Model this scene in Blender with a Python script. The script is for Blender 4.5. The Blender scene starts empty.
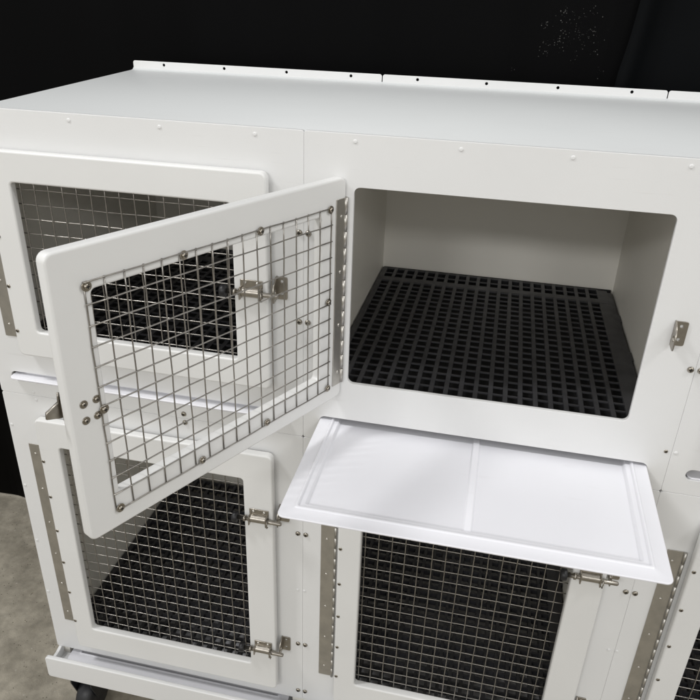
import bpy, bmesh, math, random
from mathutils import Vector, Matrix
random.seed(7)
S = 0.0254                 # everything below is measured in inches
FLOOR = -58.5              # floor height in the cage bank's own coordinates (top front edge = 0)
W, D = 24.0, 25.6          # module width, depth
scene = bpy.context.scene
COL = scene.collection

def V(x, y, z): return Vector((x*S, y*S, (z-FLOOR)*S))

# ------------------------------------------------------------------ materials
def mat(name, base, rough=.4, metal=0., noise=0., nscale=20., bump=0., bscale=200., spec=.5, rvar=0., tint=None, coat=0., scuff=0.):
    m = bpy.data.materials.new(name); m.use_nodes = True
    nt = m.node_tree; b = nt.nodes['Principled BSDF']
    b.inputs['Base Color'].default_value = (*base, 1); b.inputs['Roughness'].default_value = rough
    b.inputs['Metallic'].default_value = metal; b.inputs['Specular IOR Level'].default_value = spec
    b.inputs['Coat Weight'].default_value = coat
    tc = nt.nodes.new('ShaderNodeTexCoord')
    if noise or rvar:
        n = nt.nodes.new('ShaderNodeTexNoise'); n.inputs['Scale'].default_value = nscale; n.inputs['Detail'].default_value = 6
        nt.links.new(tc.outputs['Object'], n.inputs['Vector'])
        if noise:
            r = nt.nodes.new('ShaderNodeMix'); r.data_type = 'RGBA'
            t = tint or tuple(c*(1-noise) for c in base)
            r.inputs['A'].default_value = (*base, 1); r.inputs['B'].default_value = (*t, 1)
            mr = nt.nodes.new('ShaderNodeMapRange'); mr.inputs['From Min'].default_value = .35; mr.inputs['From Max'].default_value = .7
            nt.links.new(n.outputs['Fac'], mr.inputs['Value']); nt.links.new(mr.outputs['Result'], r.inputs['Factor'])
            nt.links.new(r.outputs['Result'], b.inputs['Base Color'])
        if rvar:
            mr = nt.nodes.new('ShaderNodeMapRange'); mr.inputs['To Min'].default_value = rough-rvar; mr.inputs['To Max'].default_value = rough+rvar
            nt.links.new(n.outputs['Fac'], mr.inputs['Value']); nt.links.new(mr.outputs['Result'], b.inputs['Roughness'])
    if scuff:                                     # thin rubbed marks and a few smudges left by handling
        mp = nt.nodes.new('ShaderNodeMapping'); mp.inputs['Scale'].default_value = (9, 60, 150); mp.inputs['Rotation'].default_value = (.2, .5, .3)
        nt.links.new(tc.outputs['Object'], mp.inputs['Vector'])
        ns = nt.nodes.new('ShaderNodeTexNoise'); ns.inputs['Scale'].default_value = 1.2; ns.inputs['Detail'].default_value = 3
        nt.links.new(mp.outputs['Vector'], ns.inputs['Vector'])
        nb = nt.nodes.new('ShaderNodeTexNoise'); nb.inputs['Scale'].default_value = 11; nb.inputs['Detail'].default_value = 5
        nt.links.new(tc.outputs['Object'], nb.inputs['Vector'])
        def rng_(src, a, c):
            q = nt.nodes.new('ShaderNodeMapRange'); q.inputs['From Min'].default_value = a; q.inputs['From Max'].default_value = c
            nt.links.new(src, q.inputs['Value']); return q.outputs['Result']
        mul = nt.nodes.new('ShaderNodeMath'); mul.operation = 'MULTIPLY'
        nt.links.new(rng_(ns.outputs['Fac'], .62, .72), mul.inputs[0]); nt.links.new(rng_(nb.outputs['Fac'], .52, .66), mul.inputs[1])
        am = nt.nodes.new('ShaderNodeMath'); am.operation = 'MULTIPLY'; am.inputs[1].default_value = scuff
        nt.links.new(mul.outputs[0], am.inputs[0])
        mk = nt.nodes.new('ShaderNodeMix'); mk.data_type = 'RGBA'; mk.inputs['B'].default_value = (.42,.40,.37,1)
        src = b.inputs['Base Color'].links[0].from_socket
        nt.links.new(am.outputs[0], mk.inputs['Factor']); nt.links.new(src, mk.inputs['A']); nt.links.new(mk.outputs['Result'], b.inputs['Base Color'])
    if bump:
        n2 = nt.nodes.new('ShaderNodeTexNoise'); n2.inputs['Scale'].default_value = bscale; n2.inputs['Detail'].default_value = 3
        nt.links.new(tc.outputs['Object'], n2.inputs['Vector'])
        bp = nt.nodes.new('ShaderNodeBump'); bp.inputs['Strength'].default_value = bump; bp.inputs['Distance'].default_value = .002
        nt.links.new(n2.outputs['Fac'], bp.inputs['Height']); nt.links.new(bp.outputs['Normal'], b.inputs['Normal'])
    return m

M = {}
M['white'] = mat('white_sheet_plastic', (.755,.757,.755), .38, noise=.035, nscale=5, bump=.05, bscale=350, rvar=.08, scuff=.1)
M['door'] = mat('white_door_plastic', (.75,.75,.74), .36, noise=.03, nscale=7, bump=.05, bscale=300, rvar=.08, scuff=.1)
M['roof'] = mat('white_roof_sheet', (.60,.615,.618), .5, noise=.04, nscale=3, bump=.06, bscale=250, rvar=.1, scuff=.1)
M['inner'] = mat('white_inner_wall', (.89,.865,.80), .5, noise=.04, nscale=4)
M['tray'] = mat('white_tray_plastic', (.82,.82,.862), .3, noise=.02, nscale=6, bump=.04, bscale=180, rvar=.06, scuff=.1)
M['wire'] = mat('galvanised_wire', (.43,.41,.38), .37, 1., noise=.35, nscale=60, rvar=.1)
M['hinge'] = mat('stainless_hinge', (.57,.55,.51), .42, 1., noise=.2, nscale=30, bump=.1, bscale=400, rvar=.08)
M['steel'] = mat('zinc_latch_steel', (.42,.39,.345), .33, 1., noise=.25, nscale=60, rvar=.12)
M['screw'] = mat('steel_screw', (.40,.365,.31), .3, 1., noise=.2, nscale=200)
M['rivet'] = mat('rivet_head', (.62,.60,.56), .3, 1.)
M['recess'] = mat('screw_recess', (.02,.018,.015), .6)
M['black'] = mat('black_plastic', (.012,.012,.014), .45, noise=.3, nscale=40, rvar=.1)
M['mat'] = mat('black_mat_plastic', (.043,.043,.048), .46, noise=.35, nscale=30, bump=.15, bscale=500, rvar=.12)
M['holeshade'] = mat('mat_hole_shade', (.004,.004,.005), .7)  # near-black colour standing in for shade under the mat holes
M['rubber'] = mat('black_caster_rubber', (.018,.019,.022), .45, noise=.3, nscale=30, rvar=.15)

def concrete():
    m = bpy.data.materials.new('concrete_floor'); m.use_nodes = True
    nt = m.node_tree; b = nt.nodes['Principled BSDF']; L = nt.links.new
    tc = nt.nodes.new('ShaderNodeTexCoord')
    def noise(s, d, r=.55):
        n = nt.nodes.new('ShaderNodeTexNoise'); n.inputs['Scale'].default_value = s; n.inputs['Detail'].default_value = d; n.inputs['Roughness'].default_value = r
        L(tc.outputs['Object'], n.inputs['Vector']); return n
    n1, n2, n3 = noise(9, 8, .6), noise(45, 6), noise(260, 3)
    r1 = nt.nodes.new('ShaderNodeValToRGB'); e = r1.color_ramp.elements
    e[0].position = .32; e[0].color = (.24,.217,.172,1); e[1].position = .68; e[1].color = (.43,.392,.32,1)
    L(n1.outputs['Fac'], r1.inputs['Fac'])
    mx = nt.nodes.new('ShaderNodeMix'); mx.data_type = 'RGBA'; mx.blend_type = 'OVERLAY'; mx.inputs['Factor'].default_value = .55
    L(r1.outputs['Color'], mx.inputs['A']); L(n2.outputs['Color'], mx.inputs['B'])
    bw = nt.nodes.new('ShaderNodeRGBToBW'); L(n2.outputs['Color'], bw.inputs['Color']); L(bw.outputs['Val'], mx.inputs['B'])
    vo = nt.nodes.new('ShaderNodeTexVoronoi'); vo.inputs['Scale'].default_value = 26; L(tc.outputs['Object'], vo.inputs['Vector'])
    lt = nt.nodes.new('ShaderNodeMath'); lt.operation = 'LESS_THAN'; lt.inputs[1].default_value = .07; L(vo.outputs['Distance'], lt.inputs[0])
    m2 = nt.nodes.new('ShaderNodeMix'); m2.data_type = 'RGBA'; m2.inputs['B'].default_value = (.42,.39,.33,1)
    L(lt.outputs['Value'], m2.inputs['Factor']); L(mx.outputs['Result'], m2.inputs['A'])
    v2 = nt.nodes.new('ShaderNodeTexVoronoi'); v2.inputs['Scale'].default_value = 140; L(tc.outputs['Object'], v2.inputs['Vector'])
    c2 = nt.nodes.new('ShaderNodeSeparateColor'); L(v2.outputs['Color'], c2.inputs['Color'])
    l2 = nt.nodes.new('ShaderNodeMath'); l2.operation = 'LESS_THAN'; l2.inputs[1].default_value = .22; L(v2.outputs['Distance'], l2.inputs[0])
    k2 = nt.nodes.new('ShaderNodeMath'); k2.operation = 'LESS_THAN'; k2.inputs[1].default_value = .12; L(c2.outputs['Red'], k2.inputs[0])
    p2 = nt.nodes.new('ShaderNodeMath'); p2.operation = 'MULTIPLY'; L(l2.outputs[0], p2.inputs[0]); L(k2.outputs[0], p2.inputs[1])
    m3 = nt.nodes.new('ShaderNodeMix'); m3.data_type = 'RGBA'; m3.inputs['B'].default_value = (.11,.095,.07,1)
    L(p2.outputs[0], m3.inputs['Factor']); L(m2.outputs['Result'], m3.inputs['A'])
    L(m3.outputs['Result'], b.inputs['Base Color']); b.inputs['Roughness'].default_value = .6
    bp = nt.nodes.new('ShaderNodeBump'); bp.inputs['Strength'].default_value = .25; bp.inputs['Distance'].default_value = .003
    L(n3.outputs['Fac'], bp.inputs['Height']); L(bp.outputs['Normal'], b.inputs['Normal'])
    return m
M['concrete'] = concrete()

def black_sheet():
    m = bpy.data.materials.new('black_backdrop_sheet'); m.use_nodes = True
    nt = m.node_tree; b = nt.nodes['Principled BSDF']; L = nt.links.new
    b.inputs['Roughness'].default_value = .6; b.inputs['Specular IOR Level'].default_value = .06
    tc = nt.nodes.new('ShaderNodeTexCoord')
    def math_(op, a, b):
        n = nt.nodes.new('ShaderNodeMath'); n.operation = op
        for k, v in enumerate((a, b)):
            if isinstance(v, (int, float)): n.inputs[k].default_value = v
            else: L(v, n.inputs[k])
        return n.outputs[0]
    tot = None
    # dried splashes of grey dust on the cloth: fine grains in a few clusters, local coordinates
    for cx, cz, rad in ((13.6, 3.1, .85), (14.9, 4.0, .95), (14.8, 6.1, .9), (18.0, 3.3, .5), (18.6, 1.6, .6), (13.4, 5.4, .8), (17.2, 6.4, .6), (11.2, 1.5, .4), (16.2, 4.6, 2.6)):
        ds = nt.nodes.new('ShaderNodeVectorMath'); ds.operation = 'DISTANCE'; ds.inputs[1].default_value = (cx*S, 0, (cz-FLOOR)*S)
        L(tc.outputs['Object'], ds.inputs[0])
        f = math_('SUBTRACT', 1.0, math_('DIVIDE', ds.outputs['Value'], rad*S))
        tot = f if tot is None else math_('MAXIMUM', tot, f)
    vo = nt.nodes.new('ShaderNodeTexVoronoi'); vo.inputs['Scale'].default_value = 330; vo.inputs['Randomness'].default_value = 1
    L(tc.outputs['Object'], vo.inputs['Vector'])
    sc = nt.nodes.new('ShaderNodeSeparateColor'); L(vo.outputs['Color'], sc.inputs['Color'])
    grain = math_('LESS_THAN', vo.outputs['Distance'], .36)
    keep = math_('LESS_THAN', sc.outputs['Red'], math_('MULTIPLY', math_('MAXIMUM', tot, 0.0), .36))
    g = math_('MULTIPLY', math_('MULTIPLY', grain, keep), math_('POWER', sc.outputs['Green'], 1.6))
    mx = nt.nodes.new('ShaderNodeMix'); mx.data_type = 'RGBA'; mx.inputs['A'].default_value = (.0008,.0008,.0010,1); mx.inputs['B'].default_value = (.10,.10,.095,1)
    # lint and wear over the whole cloth
    nl = nt.nodes.new('ShaderNodeTexNoise'); nl.inputs['Scale'].default_value = 420; nl.inputs['Detail'].default_value = 2; L(tc.outputs['Object'], nl.inputs['Vector'])
    nw = nt.nodes.new('ShaderNodeTexNoise'); nw.inputs['Scale'].default_value = 5; nw.inputs['Detail'].default_value = 5; L(tc.outputs['Object'], nw.inputs['Vector'])
    lint = math_('MULTIPLY', math_('MAXIMUM', math_('SUBTRACT', nl.outputs['Fac'], .55), 0.0), math_('MULTIPLY', nw.outputs['Fac'], .05))
    L(math_('ADD', g, lint), mx.inputs['Factor']); L(mx.outputs['Result'], b.inputs['Base Color'])
    return m
M['sheet'] = black_sheet()
M['sheet2'] = mat('grey_black_sheet', (.0030,.0035,.0041), .6, noise=.35, nscale=4, spec=.05)

# ------------------------------------------------------------------ mesh helpers (inches)
def finish(name, bm, mats, smooth=None):
    bmesh.ops.recalc_face_normals(bm, faces=bm.faces)
    for v in bm.verts: v.co *= S
    me = bpy.data.meshes.new(name); bm.to_mesh(me); bm.free()
    for m in (mats if isinstance(mats, (list, tuple)) else [mats]): me.materials.append(m)
    if smooth: me.shade_smooth(); me.set_sharp_from_angle(angle=math.radians(smooth))
    return me

WORLD = {}
def link(name, me, parent=None, loc=(0,0,0), rotz=0):
    """loc in inches: world (bank) coordinates for top level things, the parent's own frame for children"""
    o = bpy.data.objects.new(name, me); COL.objects.link(o)
    o.location = V(*loc) if parent is None else Vector(loc)*S
    o.rotation_euler = (0, 0, rotz)
    if parent: o.parent = parent
    return o
def tag(o, label=None, cat=None, group=None, kind=None):
    if label: o['label'] = label
    if cat: o['category'] = cat
    if group: o['group'] = group
    if kind: o['kind'] = kind
    return o

def rrect(a0, a1, b0, b1, r, n=5):
    pts = []
    for cx, cy, s in ((a1-r, b1-r, 0), (a0+r, b1-r, 90), (a0+r, b0+r, 180), (a1-r, b0+r, 270)):
        for k in range(n+1):
            t = math.radians(s+90*k/n); pts.append((cx+r*math.cos(t), cy+r*math.sin(t)))
    return pts
def circ(a, b, r, n=12): return [(a+r*math.cos(2*math.pi*k/n), b+r*math.sin(2*math.pi*k/n)) for k in range(n)]

def area2(p): return sum(p[i][0]*p[(i+1) % len(p)][1]-p[(i+1) % len(p)][0]*p[i][1] for i in range(len(p)))
def offset(p, t):
    n = len(p); out = []
    for i in range(n):
        a, b, c = p[i-1], p[i], p[(i+1) % n]
        d1 = Vector((b[0]-a[0], b[1]-a[1])); d2 = Vector((c[0]-b[0], c[1]-b[1]))
        if d1.length < 1e-9: d1 = d2
        if d2.length < 1e-9: d2 = d1
        d1.normalize(); d2.normalize()
        n1 = Vector((-d1.y, d1.x)); n2 = Vector((-d2.y, d2.x)); m = n1+n2
        if m.length < 1e-6: m = n1
        m.normalize(); k = t/max(.35, m.dot(n1)); out.append((b[0]+m.x*k, b[1]+m.y*k))
    return out
def plate_bm(bm, outer, holes, T, bev, mp, seg=3, mi=0):
    """flat plate with holes; mp(a,b,depth)->xyz; edges rounded by bev on both faces"""
    loops = [outer if area2(outer) > 0 else outer[::-1]] + [h if area2(h) < 0 else h[::-1] for h in holes]
    prof = []
    for k in range(seg+1):
        t = math.pi/2*k/seg; prof.append((bev*(1-math.sin(t)), bev*(1-math.cos(t))))
    prof += [(i, T-d) for i, d in prof[::-1]]
    fe, be = [], []
    for lp in loops:
        rings = [[bm.verts.new(mp(a, b, d)) for a, b in offset(lp, i)] for i, d in prof]
        n = len(lp)
        for r0, r1 in zip(rings, rings[1:]):
            for i in range(n):
                f = bm.faces.new((r0[i], r0[(i+1) % n], r1[(i+1) % n], r1[i])); f.smooth = True; f.material_index = mi
        for ring, acc in ((rings[0], fe), (rings[-1], be)):
            for i in range(n): acc.append(bm.edges.get((ring[i], ring[(i+1) % n])))
    for acc in (fe, be):
        if len(loops) == 1:
            vs = []
            for e in acc:
                pass
        g = bmesh.ops.triangle_fill(bm, use_beauty=True, use_dissolve=False, edges=acc)
        for f in g['geom']:
            if isinstance(f, bmesh.types.BMFace): f.smooth = False; f.material_index = mi
def plate(name, outer, holes, T, bev, mp, mats, seg=3):
    bm = bmesh.new(); plate_bm(bm, outer, holes, T, bev, mp, seg); return finish(name, bm, mats)

def box(bm, x0, x1, y0, y1, z0, z1, mi=0):
    vs = [bm.verts.new((x, y, z)) for x in (x0, x1) for y in (y0, y1) for z in (z0, z1)]
    for q in ((0,1,3,2), (4,6,7,5), (0,4,5,1), (2,3,7,6), (0,2,6,4), (1,5,7,3)):
        f = bm.faces.new([vs[i] for i in q]); f.material_index = mi
def rbox(bm, x0, x1, y0, y1, z0, z1, r, mi=0):
    plate_bm(bm, rrect(x0, x1, z0, z1, max(r*1.5, .01), 3), [], y1-y0, r, lambda a, b, d: (a, y0+d, b), 2, mi)
def tube(bm, pts, r, n=8, mi=0, cap=True):
    rings = []
    for i, p in enumerate(pts):
        p = Vector(p); a = Vector(pts[max(0, i-1)]); b = Vector(pts[min(len(pts)-1, i+1)])
        t = (b-a).normalized(); u = t.cross(Vector((0, 0, 1)) if abs(t.z) < .9 else Vector((1, 0, 0))).normalized(); w = t.cross(u)
        rr = r[i] if isinstance(r, (list, tuple)) else r
        rings.append([bm.verts.new(p+u*rr*math.cos(2*math.pi*k/n)+w*rr*math.sin(2*math.pi*k/n)) for k in range(n)])
    for r0, r1 in zip(rings, rings[1:]):
        for k in range(n):
            f = bm.faces.new((r0[k], r0[(k+1) % n], r1[(k+1) % n], r1[k])); f.smooth = True; f.material_index = mi
    if cap:
        for rg in (rings[0][::-1], rings[-1]):
            f = bm.faces.new(rg); f.material_index = mi

# ------------------------------------------------------------------ fasteners (face -y, origin on the surface)
def screw_mesh(r, h, mats, cross=True, washer=0):
    bm = bmesh.new()
    if washer: tube(bm, [(0, 0, 0), (0, -.04, 0)], [washer, washer*.96], 14)
    b = -.04 if washer else 0
    tube(bm, [(0, b, 0), (0, b-h*.35, 0), (0, b-h*.72, 0), (0, b-h*.93, 0), (0, b-h, 0)], [r, r*.98, r*.86, r*.62, r*.5], 12)
    if cross:
        y = b-h
        tube(bm, [(0, y+.004, 0), (0, y-.003, 0)], [r*.36, r*.36], 10, 1)
        for (a, c) in ((r*.6, r*.15), (r*.15, r*.6)): box(bm, -a, a, y-.004, y+.03, -c, c, 1)
    return finish('screw', bm, mats)
ME_screw = screw_mesh(.2, .13, [M['screw'], M['recess']])
ME_small = screw_mesh(.13, .05, [M['screw'], M['recess']])
ME_white = screw_mesh(.13, .05, [M['white'], M['recess']], cross=False)
ME_rivet = screw_mesh(.11, .06, [M['rivet'], M['recess']], cross=False)
ME_dscrew = screw_mesh(.145, .05, [M['screw'], M['recess']])
ME_bolt = screw_mesh(.12, .07, [M['screw'], M['recess']], washer=.2)
ME_washer = screw_mesh(.15, .1, [M['screw'], M['recess']], washer=.24)

# ------------------------------------------------------------------ the cage bank
bank = tag(link('cage_bank', None, None, (W/2, D/2, FLOOR)),
           'bank of white plastic animal cages with wire mesh doors standing on black casters', 'cage bank')
B0 = Vector((W/2, D/2, FLOOR))
def bpart(name, me, loc=(0, 0, 0), parent=None):
    return link(name, me, parent or bank, tuple(Vector(loc)-B0))
FY = lambda a, b, d: (a, d, b)          # plate standing in the front plane

ZU0, ZU1 = 0.0, -20.99
ZL0, ZL1 = -21.008, -48.75
RIV_U = (-4.66, -8.14, -11.7, -15.1)
RIV_L = (-26.45, -29.93, -33.45, -36.9, -40.35, -43.8)
HU, HL = (-3.6, -16.05), (-25.55, -44.9)

# front panels: one mesh for the upper row, one for the lower row; origin at module's left top front
g = .004
up_me = plate('front_panel', rrect(g, W-g, ZU1, ZU0, .17), [rrect(3.06, 21.0, -16.2, -3.03, .38), rrect(1.17, 22.83, -19.85, -19.06, .39)], .3, .025, FY, M['white'])
lo_me = plate('front_panel', rrect(g, W-g, ZL1, ZL0, .17), [rrect(3.06, 21.0, -46.3, -23.5, .38)], .3, .025, FY, M['white'])

def leaf_mesh(z0, z1, x0, x1, name='hinge_leaf', knuckle=True, rev=False):
    bm = bmesh.new()
    s = 1
    rbox(bm, x0, x1, -.065, -.005, z1, z0, .012)
    if knuckle:
        n = int(abs(z1-z0)/1.0); st = (z1-z0)/n
        for k in range(n):
            a = z0+st*k+(.02 if k else 0); b = z0+st*(k+1)-.02*(-1 if st > 0 else 1)*0
            tube(bm, [(2.6, -.13, a), (2.6, -.13, z0+st*(k+1)-(.02 if st > 0 else -.02))], .105, 10)
    return finish(name, bm, M['hinge'])
leafU = leaf_mesh(*HU, 1.45, 2.5); leafL = leaf_mesh(*HL, 1.45, 2.5)

# wire mesh, local to the door origin (hinge axis); lies against the door's inner face (y = 0)
def wire_mesh(z0, rows, y=.05):
    bm = bmesh.new(); r = .038; u0 = 1.30; q = 1.006
    rng = random.Random(rows)
    for i in range(17):
        x = u0+i*q; ph = rng.random()*6
        pts = [(x+.012*math.sin(ph+k*1.7)+rng.uniform(-.014, .014), y+rng.uniform(-.006, .006), z0-k*(rows/rows)) for k in range(rows+1)]
        pts[0] = (x, y, z0+.03); pts[-1] = (x, y, z0-rows-.03)
        tube(bm, pts, r, 7)
    for j in range(rows+1):
        z = z0-j; ph = rng.random()*6
        pts = [(u0+k*q, y+1.75*r+rng.uniform(-.006, .006), z+.012*math.sin(ph+k*1.3)+rng.uniform(-.008, .008)) for k in range(17)]
        pts[0] = (u0-.03, pts[0][1], z); pts[-1] = (u0+16*q+.03, pts[-1][1], z)
        tube(bm, pts, r, 7)
    for i in range(17):
        for j in range(rows+1):
            c = Vector((u0+i*q+rng.uniform(-.01, .01), y+.9*r, z0-j+rng.uniform(-.01, .01))); a = rng.uniform(.045, .062)
            tube(bm, [c-Vector((a, 0, 0)), c, c+Vector((a, 0, 0))], [.02, a*.95, .02], 6)
    return finish('wire_mesh', bm, M['wire'])
meshU = wire_mesh(-3.98, 12); meshL = wire_mesh(-24.02, 22)

# door slab, local to the hinge axis (mod x = 2.6); thickness from y=-.65 (outer) to y=0 (inner)
DT = .65
def door_slab(z0, z1, wz0, wz1, u0=.33, u1=19.32):
    return plate('door', rrect(u0, u1, z1, z0, .42), [rrect(2.1, 17.05, wz1, wz0, .26)], DT, .13, lambda a, b, d: (a, d-DT, b), M['door'], 4)
doorU = door_slab(-2.42, -17.05, -4.42, -15.05); doorL = door_slab(-22.6, -47.05, -24.95, -44.45)
doorO = door_slab(-2.42, -17.05, -4.42, -15.05, -.05, 18.93)

# spring bolt latch, local: origin on the door's outer face at plate centre (mod x 20.85), bolt to +x
def latch_mesh(tip):
    bm = bmesh.new()
    rbox(bm, -.75, .75, -.09, -.005, .08, .62, .03)                       # upper screw flange
    rbox(bm, -.75, .75, -.09, -.005, -.58, .06, .03)
    for x in (-.42, .42): tube(bm, [(x, -.09, .42), (x, -.15, .42), (x, -.18, .42)], [.13, .11, .04], 10, 2)
    # rolled barrel cover: half pipe
    n = 9; prev = None
    for k in range(n):
        t = math.pi*k/(n-1); y = -.1-.36*math.sin(t); z = -.2+.33*math.cos(t)
        cur = [bm.verts.new((x, y, z)) for x in (-.66, .62)]
        if prev:
            f = bm.faces.new((prev[0], prev[1], cur[1], cur[0])); f.smooth = True
        prev = cur
    for x in (-.72, .6): rbox(bm, x, x+.1, -.55, -.02, -.62, .2, .03)     # end cheeks
    tube(bm, [(-1.75, -.3, -.2), (tip, -.3, -.2), (tip+.08, -.3, -.2)], [.16, .16, .1], 12)   # rod
    tube(bm, [(-1.12, -.3, -.2), (-.98, -.3, -.2)], .24, 12)              # collar
    tube(bm, [(-2.02, -.3, -.2), (-1.97, -.3, -.2), (-1.62, -.3, -.2), (-1.57, -.3, -.2)], [.3, .42, .42, .3], 16, 1)   # knob
    # wire loop pull at the right cheek
    tube(bm, [(.78, -.5, .05), (.8, -.66, -.2), (.78, -.6, -.55), (.76, -.35, -.66)], .05, 7)
    return finish('latch', bm, [M['steel'], M['black'], M['rivet']])
ME_latch = latch_mesh(1.75)
def open_latch_mesh():
    bm = bmesh.new()
    rbox(bm, -.75, .62, -.09, -.005, -.58, .62, .03)
    plate_bm(bm, [(.1, .28), (.55, .34), (1.24, .02), (1.27, -.3), (.6, -.52), (.1, -.52)], [], .16, .03, lambda a, b, d: (a, -.38+d, b), 2)
    box(bm, .1, .55, -.3, -.04, -.4, .2)
    plate_bm(bm, [(.5, .34), (.5, .78), (.62, .82), (.66, .3)], [], .12, .03, lambda a, b, d: (a, -.3+d, b), 2)
    return finish('latch', bm, [M['steel'], M['black'], M['rivet']])
ME_latch_open = open_latch_mesh()

# keeper bracket, local: origin at panel surface, mod x 22.3 / z centre; wing stands towards the viewer
def keeper_mesh():
    bm = bmesh.new()
    plate_bm(bm, rrect(0, .76, -.82, .72, .12, 3), [circ(.4, .42, .1, 10), circ(.4, -.42, .1, 10)], .085, .015, lambda a, b, d: (a, d-.09, b), 2)
    w = [(0, .74), (-.16, .74), (-.8, .2), (-.88, -.35), (-.82, -.86), (-.72, -.9), (-.1, -.82), (0, -.78)]
    plate_bm(bm, w, [circ(-.55, -.2, .2, 12)], .085, .015, lambda a, b, d: (d, a-.005, b), 2)
    return finish('latch_keeper', bm, [M['steel']])
ME_keeper = keeper_mesh()

COLS = (-1, 0, 1)
panels = {}
for c in COLS:
    x = c*W
    for row, me in (('U', up_me), ('L', lo_me)):
        panels[c, row] = bpart('front_panel', me, (x, 0, 0))

def on_panel(c, row, name, me, mx, z, y=0): return link(name, me, panels[c, row], (mx, y, z))

for c in COLS:
    for row in 'UL':
        on_panel(c, row, 'hinge_leaf', leafU if row == 'U' else leafL, 0, 0)
        for z in (RIV_U if row == 'U' else RIV_L):
            if (c, row) != (0, 'U') and (c, row) != (1, 'U'): on_panel(c, row, 'rivet', ME_rivet, 1.92, z, -.065)
        for z in ((-9.82,) if row == 'U' else (-28.1, -42.05)):
            on_panel(c, row, 'latch_keeper', ME_keeper, 22.2, z)
    # white painted screws along the top edge
    for mx in (3, 9, 15, 21):
        if not (c == 1 and mx > 10): on_panel(c, 'U', 'edge_screw', ME_white, mx+.03, -.42)

# dome screws either side of the seams
for s in (0, 1):
    for z in (-6.1, -12.1): 
        on_panel(s-1, 'U', 'screw', ME_screw, W-.27, z); on_panel(s, 'U', 'screw', ME_screw, .3, z)
    for z in (-29.92, -41.87, -47.66):
        on_panel(s-1, 'L', 'screw', ME_screw, W-.38, z); on_panel(s, 'L', 'screw', ME_screw, .24, z)
    on_panel(s-1, 'L', 'edge_screw', ME_small if False else ME_white, W-.42, -35.78); on_panel(s, 'L', 'edge_screw', ME_white, .14, -35.76)
on_panel(0, 'U', 'screw', ME_small, 23.65, -17.96); on_panel(1, 'U', 'edge_screw', ME_white, .25, -17.97)
on_panel(-1, 'U', 'screw', ME_screw, 15.0, -20.6); on_panel(-1, 'L', 'screw', ME_screw, 15.05, -21.32)
on_panel(-1, 'U', 'edge_screw', ME_white, 2.78, -20.7); on_panel(-1, 'L', 'edge_screw', ME_white, 2.88, -21.34)
for z in (-24.0, -29.94, -35.82, -41.78): on_panel(-1, 'L', 'edge_screw', ME_white, .26, z)

# doors
def make_door(c, row):
    is_open = (c, row) == (0, 'U')
    d = bpart('door', doorO if is_open else doorU if row == 'U' else doorL, (c*W+2.6, -.2, 0))
    if is_open:
        d.rotation_euler = (0, 0, -math.radians(116.23)); d['label'] = 'open upper door swung out over the left cages'
    link('wire_mesh', meshU if row == 'U' else meshL, d)
    for z in (RIV_U if row == 'U' else RIV_L): link('hinge_screw', ME_dscrew, d, (.55, -DT, z))
    for z in ((-9.82,) if row == 'U' else (-28.1, -42.05)):
        link('latch', ME_latch_open if is_open else ME_latch, d, (18.25, -DT, z))
    if is_open:
        bm = bmesh.new()
        rbox(bm, -.02, .86, .005, .065, HU[1], HU[0], .02)
        n = 12; st = (HU[1]-HU[0])/n
        for k in range(n): tube(bm, [(-.02, .04, HU[0]+st*k), (-.02, .04, HU[0]+st*(k+1)+.06)], .13, 10)
        link('hinge_leaf', finish('hinge_leaf', bm, M['hinge']), d)
        for z in RIV_U: link('rivet', ME_rivet, d, (.4, .065, z), math.pi)
        for u, z in ((1.45, -4.05), (7.1, -4.06), (12.15, -4.1), (17.3, -4.16), (1.5, -9.8), (17.3, -10.15), (1.4, -15.9), (6.95, -15.85), (11.95, -15.88), (17.2, -15.9)):
            link('mesh_screw', ME_washer, d, (u, .1, z), math.pi)
        for u, z in ((18.2, -9.55), (17.55, -9.55), (18.2, -10.4), (17.6, -10.38)):
            link('latch_bolt', ME_bolt, d, (u, 0, z), math.pi)
    return d
for c in COLS:
    for row in 'UL': make_door(c, row)

# carcass
def boxes(name, lst, m):
    bm = bmesh.new()
    for b in lst: box(bm, *b)
    return finish(name, bm, m)
ZF = -50.35
bpart('side_wall', boxes('side_wall', [(-23.9, -23.0, .32, D, ZF+.02, -.75)], M['inner']))
bpart('side_wall', boxes('side_wall', [(71.0-24, 71.9-24, .32, D, ZF+.02, -.75)], M['inner']))
for x in (0, W):
    bpart('partition', boxes('partition', [(x-1, x+1, .32, D, ZF+.02, -.8)], M['inner']))
bpart('back_wall', boxes('back_wall', [(-23.95, 47.95, D+.01, D+.3, ZF, -.03)], M['inner']))
for c in COLS:
    bpart('middle_deck', boxes('middle_deck', [(c*W+1.003, c*W+W-1.003, .32, D-.003, -21.3, -20.7)], M['black']))  # deck coloured black in place of shade, keeps the mat holes dark
    bpart('bottom_deck', boxes('bottom_deck', [(c*W+1.003, c*W+W-1.003, .34, D-.003, ZF+.03, ZF+.3)], M['inner']))
for c in COLS:  # added white panels, bounce more light into the cage interiors
    bpart('bounce_ceiling', boxes('bounce_ceiling', [(c*W+1.003, c*W+W-1.003, .33, D-.004, -1.1, -.85)], M['inner']))
    bpart('bounce_ceiling', boxes('bounce_ceiling', [(c*W+1.003, c*W+W-1.003, .33, D-.004, -21.6, -21.35)], M['inner']))
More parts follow.
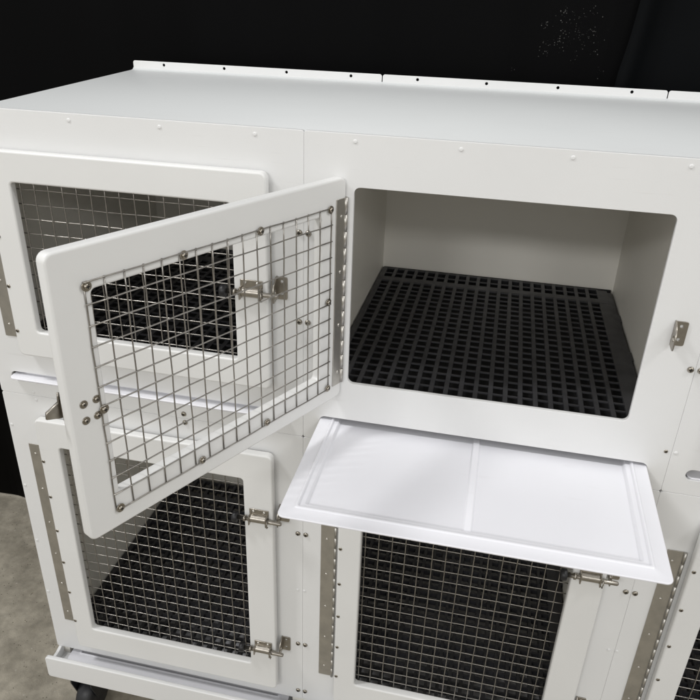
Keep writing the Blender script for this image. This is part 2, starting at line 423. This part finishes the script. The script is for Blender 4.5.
# roof: a sheet that falls a little to the front
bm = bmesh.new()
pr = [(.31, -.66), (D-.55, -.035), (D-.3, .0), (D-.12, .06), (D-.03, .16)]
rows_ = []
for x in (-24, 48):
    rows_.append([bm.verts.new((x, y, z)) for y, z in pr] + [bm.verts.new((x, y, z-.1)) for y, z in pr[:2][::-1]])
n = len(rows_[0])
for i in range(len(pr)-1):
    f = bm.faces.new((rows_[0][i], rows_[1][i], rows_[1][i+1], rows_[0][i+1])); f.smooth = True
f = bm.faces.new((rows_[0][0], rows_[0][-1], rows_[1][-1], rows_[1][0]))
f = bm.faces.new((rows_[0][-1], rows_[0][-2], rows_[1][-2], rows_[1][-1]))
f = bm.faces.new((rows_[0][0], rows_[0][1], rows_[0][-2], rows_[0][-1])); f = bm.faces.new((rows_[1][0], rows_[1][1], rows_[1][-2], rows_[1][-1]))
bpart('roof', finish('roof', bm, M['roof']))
for c in COLS:
    x0, x1 = c*W+.04, c*W+W-.04
    r0 = .22
    led = plate('back_ledge', rrect(x0, x1, .02, .78, .2), [circ(c*W+3.15+6*k, .5, .13, 12) for k in range(4)], .1, .03, lambda a, b, d: (a, D-.06+d, b), M['white'])
    bpart('back_ledge', led)
# base rail: a trough under the lower panels
bm = bmesh.new()
plate_bm(bm, rrect(-24.0, 48.0, -50.62, -48.15, .28), [], .38, .08, lambda a, b, d: (a, -1.95+d, b), 3)
box(bm, -23.9, 47.9, -1.6, 1.2, -50.5, -49.85)
for x in (-23.85, 47.45):
    plate_bm(bm, [(-1.46, -48.95), (-1.46, -50.0), (.25, -50.0), (.25, -48.78), (-.02, -48.78), (-.62, -48.95)], [], .3, .04, lambda a, b, d: (x+d, a, b), 2)
bpart('base_rail', finish('base_rail', bm, M['white']))

# casters
def caster(x, y):
    bm = bmesh.new()
    box(bm, -1.9, 1.9, -1.5, 1.5, -.22, 0)
    tube(bm, [(0, 0, -.2), (0, 0, -.55), (0, 0, -.75)], [1.3, 1.3, .9], 20)
    for s in (-1, 1):
        plate_bm(bm, [(-.9, -.6), (1.0, -.6), (1.1, -2.2), (.6, -5.0), (-.5, -5.3), (-1.2, -3.0)], [], .14, .03, lambda a, b, d: (s*1.05-.07+d, a, b), 2)
    c = bpart('caster', finish('caster', bm, M['rubber']), (x, y, -50.62))
    bm = bmesh.new()
    pr = [(-.85, .5), (-.85, 1.6), (-.7, 1.95), (-.35, 2.12), (.35, 2.12), (.7, 1.95), (.85, 1.6), (.85, .5)]
    rings = []
    for a, r in pr: rings.append([bm.verts.new((a, .3+r*math.cos(2*math.pi*k/28), -5.73+r*math.sin(2*math.pi*k/28))) for k in range(28)])
    for r0, r1 in zip(rings, rings[1:]):
        for k in range(28):
            f = bm.faces.new((r0[k], r0[(k+1) % 28], r1[(k+1) % 28], r1[k])); f.smooth = True
    bm.faces.new(rings[0]); bm.faces.new(rings[-1])
    link('wheel', finish('wheel', bm, M['rubber']), c)
    c.scale = (1, 1, 1)
    return c
for x in (-22.2, 12, 45.8):
    for y in (1.0, 23.4): caster(x, y)

# ------------------------------------------------------------------ trays
def tray_mesh():
    bm = bmesh.new(); x0, x1, y0, y1 = 1.02, 22.98, 0., 24.
    rings = []
    for ins, h in ((.9, -.8), (.5, -.3), (.1, -.13), (.02, -.12), (0, -.1), (.0, -.03), (.012, -.008), (.035, 0), (.1, .0), (.8, .0), (.82, .012), (.85, .05), (.88, .06), (.95, .06), (.98, .05), (1.04, -.06), (1.06, -.085), (1.1, -.095), (1.3, -.10), (1.34, -.115), (1.44, -.30), (1.48, -.33), (1.53, -.34), (1.7, -.34)):
        r = max(.42-ins*.4, .16)
        ring = []
        for a, b in rrect(x0+ins, x1-ins, y0+ins*1.12, y1-ins, r, 6):
            k = (y1-b)/24*.42                       # moulding draft
            f = (a-12)/10.76
            ring.append(bm.verts.new((a-f*k*(1 if b < 13 else 1)*.8, b, h)))
        rings.append(ring)
    n = len(rings[0])
    for r0, r1 in zip(rings, rings[1:]):
        for i in range(n):
            f = bm.faces.new((r0[i], r0[(i+1) % n], r1[(i+1) % n], r1[i])); f.smooth = True
    bm.faces.new(rings[0]); f = bm.faces.new(rings[-1]); f.smooth = False
    # moulded divider rib
    prof = [(-.32, -.36), (-.27, -.335), (-.255, -.32), (-.19, -.235), (-.165, -.218), (-.13, -.214), (.13, -.214), (.165, -.218), (.19, -.235), (.255, -.32), (.27, -.335), (.32, -.36)]
    rr = [[bm.verts.new((12.0+a, y, h)) for a, h in prof] for y in (1.6, 1.85, 22.2, 22.4)]
    for v in rr[0]: v.co.z = -.36
    for v in rr[-1]: v.co.z = -.36
    for r0, r1 in zip(rr, rr[1:]):
        for i in range(len(prof)-1):
            f = bm.faces.new((r0[i], r0[i+1], r1[i+1], r1[i])); f.smooth = True
    return finish('waste_tray', bm, M['tray'])
ME_tray = tray_mesh()
trays = [(-1, -.62, -19.3, 'white waste tray pushed into the upper left cage with only its lip showing', 0),
         (0, -10.45, -19.3, 'white plastic waste tray pulled far out below the open cage', 0),
         (1, .1, -19.72, 'white waste tray pushed fully into its slot below the upper right cage', 0),
         (-1, -.95, -49.3, 'white waste tray lying in the base rail below the lower left cage', 0),
         (0, -.85, -49.3, 'white waste tray in the base rail below the lower middle cage', 0),
         (1, -.85, -49.3, 'white waste tray in the base rail below the lower right cage', 0)]
for c, y, z, lab, r in trays:
    t = link('waste_tray', ME_tray, None, (c*W, y, z)); tag(t, lab, 'tray', 'white waste trays under the cages')

# ------------------------------------------------------------------ floor mats
def mat_mesh(T, base=False):
    bm = bmesh.new()
    x0, x1, y0, y1 = 1.15, 22.8, .42, 25.0
    xs = [1.5+i for i in range(21)]
    box(bm, x0, 1.62, y0, y1, -T, -.006)
    box(bm, 21.36, 22.32, y0, y1-.25, -T, -.008)
    box(bm, 22.3, x1, y0, y1-.25, -T-.1, -.16)           # lower edge flange at the right
    for x in xs[1:20]: box(bm, x-.155, x+.155, y0, y1, -T, 0)
    ty = .12 if base else T-.02
    for i in range(22):
        y = y0+.1+i; box(bm, x0+.01, 21.5, y-.075, y+.075, -ty, -.02)
    box(bm, x0+.02, 22.31, 21.6, 22.5, -T+.02, .006)
    for y in (23.6, 24.85): box(bm, x0+.02, 21.5, y-.08, y+.08, -ty, -.02)
    if base: box(bm, x0+.05, x1-.05, y1+.01, y1+.3, -.66, -.05, 1)  # added black strip, the same painted shade behind the rear rows
    if base: box(bm, x0+.05, x1-.05, y0+.05, y1+.3, -.8, -.66, 1)          # added black sheet, stands in for the shade below the holes
    for y in (4.2, 11.5, 18.8): box(bm, x1-.004, x1+.16, y-.7, y+.7, -T-.08, -.2)   # interlocking tabs
    return finish('floor_mat', bm, [M['mat'], M['holeshade']])
ME_mats = {'open': mat_mesh(.2, True), 'low': mat_mesh(.55)}
for c, z, lab in ((-1, -16.9, 'black plastic grid floor mat seen through the upper left mesh door'),
                  (0, -16.9, 'black plastic grid floor mat in plain view inside the open upper cage'),
                  (-1, -47.0, 'black plastic grid floor mat behind the tall lower left mesh door'),
                  (0, -47.0, 'black plastic grid floor mat in the lower middle cage under the pulled out tray'),
                  (1, -47.0, 'black plastic grid floor mat in the lower right cage at the photo edge')):
    o = link('floor_mat', ME_mats['low' if z < -20 else 'open'], None, (c*W, 0, z)); tag(o, lab, 'floor mat', 'black grid floor mats in the cages')

# ------------------------------------------------------------------ setting: concrete floor, black backdrop
bm = bmesh.new(); box(bm, -400, 400, -300, 300, -4, 0)
tag(link('floor', finish('floor', bm, M['concrete']), None, (0, 0, FLOOR)), kind='structure')
bm = bmesh.new()
NX = 260; xs = [-110+240*i/NX for i in range(NX+1)]
def fold(x, z):
    t = (z-FLOOR)/100
    f = .35*math.sin(x*.21+1.3)+.22*math.sin(x*.47+.4+.6*t)+.12*math.sin(x*1.1)
    return f*.8
zs = [FLOOR+.25, FLOOR+20, FLOOR+45, FLOOR+70, FLOOR+95, FLOOR+120]
for dy in (0,):
    gr = [[bm.verts.new((x, fold(x, z), z-FLOOR)) for x in xs] for z in zs]
    for r0, r1 in zip(gr, gr[1:]):
        for i in range(NX):
            f = bm.faces.new((r0[i], r0[i+1], r1[i+1], r1[i])); f.smooth = True
me = finish('backdrop_sheet', bm, M['sheet'])
o = link('backdrop_sheet', me, None, (0, 28.3, FLOOR))
so = o.modifiers.new('thickness', 'SOLIDIFY'); so.thickness = .08*S; so.offset = 1
tag(o, 'black backdrop sheet hanging down to the floor behind the white cages', 'backdrop')

# second, slightly greyer sheet overlapping at the right; its near edge curls forward
bm = bmesh.new(); gr = []
NX = 160
for z in [FLOOR+.3+k*3 for k in range(41)]:
    edge = 20.1+.5*math.sin((z-3)*.33)+.012*(z-4)**2*(1 if abs(z-4) < 12 else 0)*.3
    row = []
    for i in range(NX+1):
        x = edge+(110-edge)*(i/NX)**1.8
        y = .4*math.sin(x*.33)+.2*math.sin(x*.8+1)-.9*math.exp(-((x-edge-.6)/1.0)**2)
        row.append(bm.verts.new((x, y, z-FLOOR)))
    gr.append(row)
for r0, r1 in zip(gr, gr[1:]):
    for i in range(NX):
        f = bm.faces.new((r0[i], r0[i+1], r1[i+1], r1[i])); f.smooth = True
o = link('backdrop_sheet', finish('backdrop_sheet', bm, M['sheet2']), None, (0, 27.45, FLOOR))
so = o.modifiers.new('thickness', 'SOLIDIFY'); so.thickness = .06*S; so.offset = 1
tag(o, 'slightly greyer black sheet overlapping the backdrop at the right of the photo', 'backdrop')

# ------------------------------------------------------------------ camera
yaw, pit, rol = map(math.radians, (-11.4785, -26.8068, 2.0725))
fwd = Vector((math.sin(yaw)*math.cos(pit), math.cos(yaw)*math.cos(pit), math.sin(pit)))
rt = Vector((math.cos(yaw), -math.sin(yaw), 0)); up = rt.cross(fwd)
r2 = rt*math.cos(rol)+up*math.sin(rol); u2 = -rt*math.sin(rol)+up*math.cos(rol)
cd = bpy.data.cameras.new('camera'); cd.sensor_width = 36; cd.lens = 705.88/700*36; cd.clip_start = .05; cd.clip_end = 100
cam = bpy.data.objects.new('camera', cd); COL.objects.link(cam)
R = Matrix((r2, u2, -fwd)).transposed().to_4x4()
cam.matrix_world = Matrix.Translation(V(11.3458, -40.313, 7.1004)) @ R
scene.camera = cam

# ------------------------------------------------------------------ light: two ceiling fittings, soft room light
def area(name, loc, tgt, sx, sy, w, col):
    l = bpy.data.lights.new(name, 'AREA'); l.shape = 'RECTANGLE'; l.size = sx*S; l.size_y = sy*S; l.energy = w; l.color = col
    o = bpy.data.objects.new(name, l); COL.objects.link(o); o.location = V(*loc)
    d = V(*tgt)-V(*loc); o.rotation_euler = d.to_track_quat('-Z', 'Y').to_euler(); return o
LC = (1, .995, .985)
area('ceiling_lamp', (-72, -34, 92), (2, 0, -20), 8, 24, 44, LC)
area('ceiling_lamp', (92, -32, 92), (18, 0, -20), 8, 24, 28, LC)
area('ceiling_lamp', (-48, -178, 70), (-4, 0, -26), 52, 12, 44, LC)
area('ceiling_lamp', (68, -178, 70), (14, 0, -20), 52, 12, 25, LC)
w = bpy.data.worlds.new('World'); scene.world = w; w.use_nodes = True
nt = w.node_tree; bg = nt.nodes['Background']; bg.inputs['Strength'].default_value = 1.0
# the hall around: pale lit walls to about 35 degrees up, a dimmer ceiling above
tc = nt.nodes.new('ShaderNodeTexCoord'); sp = nt.nodes.new('ShaderNodeSeparateXYZ'); nt.links.new(tc.outputs['Generated'], sp.inputs['Vector'])
cr = nt.nodes.new('ShaderNodeValToRGB'); e = cr.color_ramp.elements
e[0].position = .0; e[0].color = (.45,.43,.39,1); e[1].position = 1; e[1].color = (.34,.34,.345,1)
for ps, cl in ((.12, (.78,.775,.755,1)), (.5, (.76,.755,.735,1)), (.68, (.44,.44,.435,1))):
    q_ = e.new(ps); q_.color = cl
nt.links.new(sp.outputs['Z'], cr.inputs['Fac']); nt.links.new(cr.outputs['Color'], bg.inputs['Color'])

scene.view_settings.view_transform = 'Standard'; scene.view_settings.look = 'None'
scene.view_settings.exposure = .06; scene.view_settings.gamma = 1
scene.render.engine = 'CYCLES'
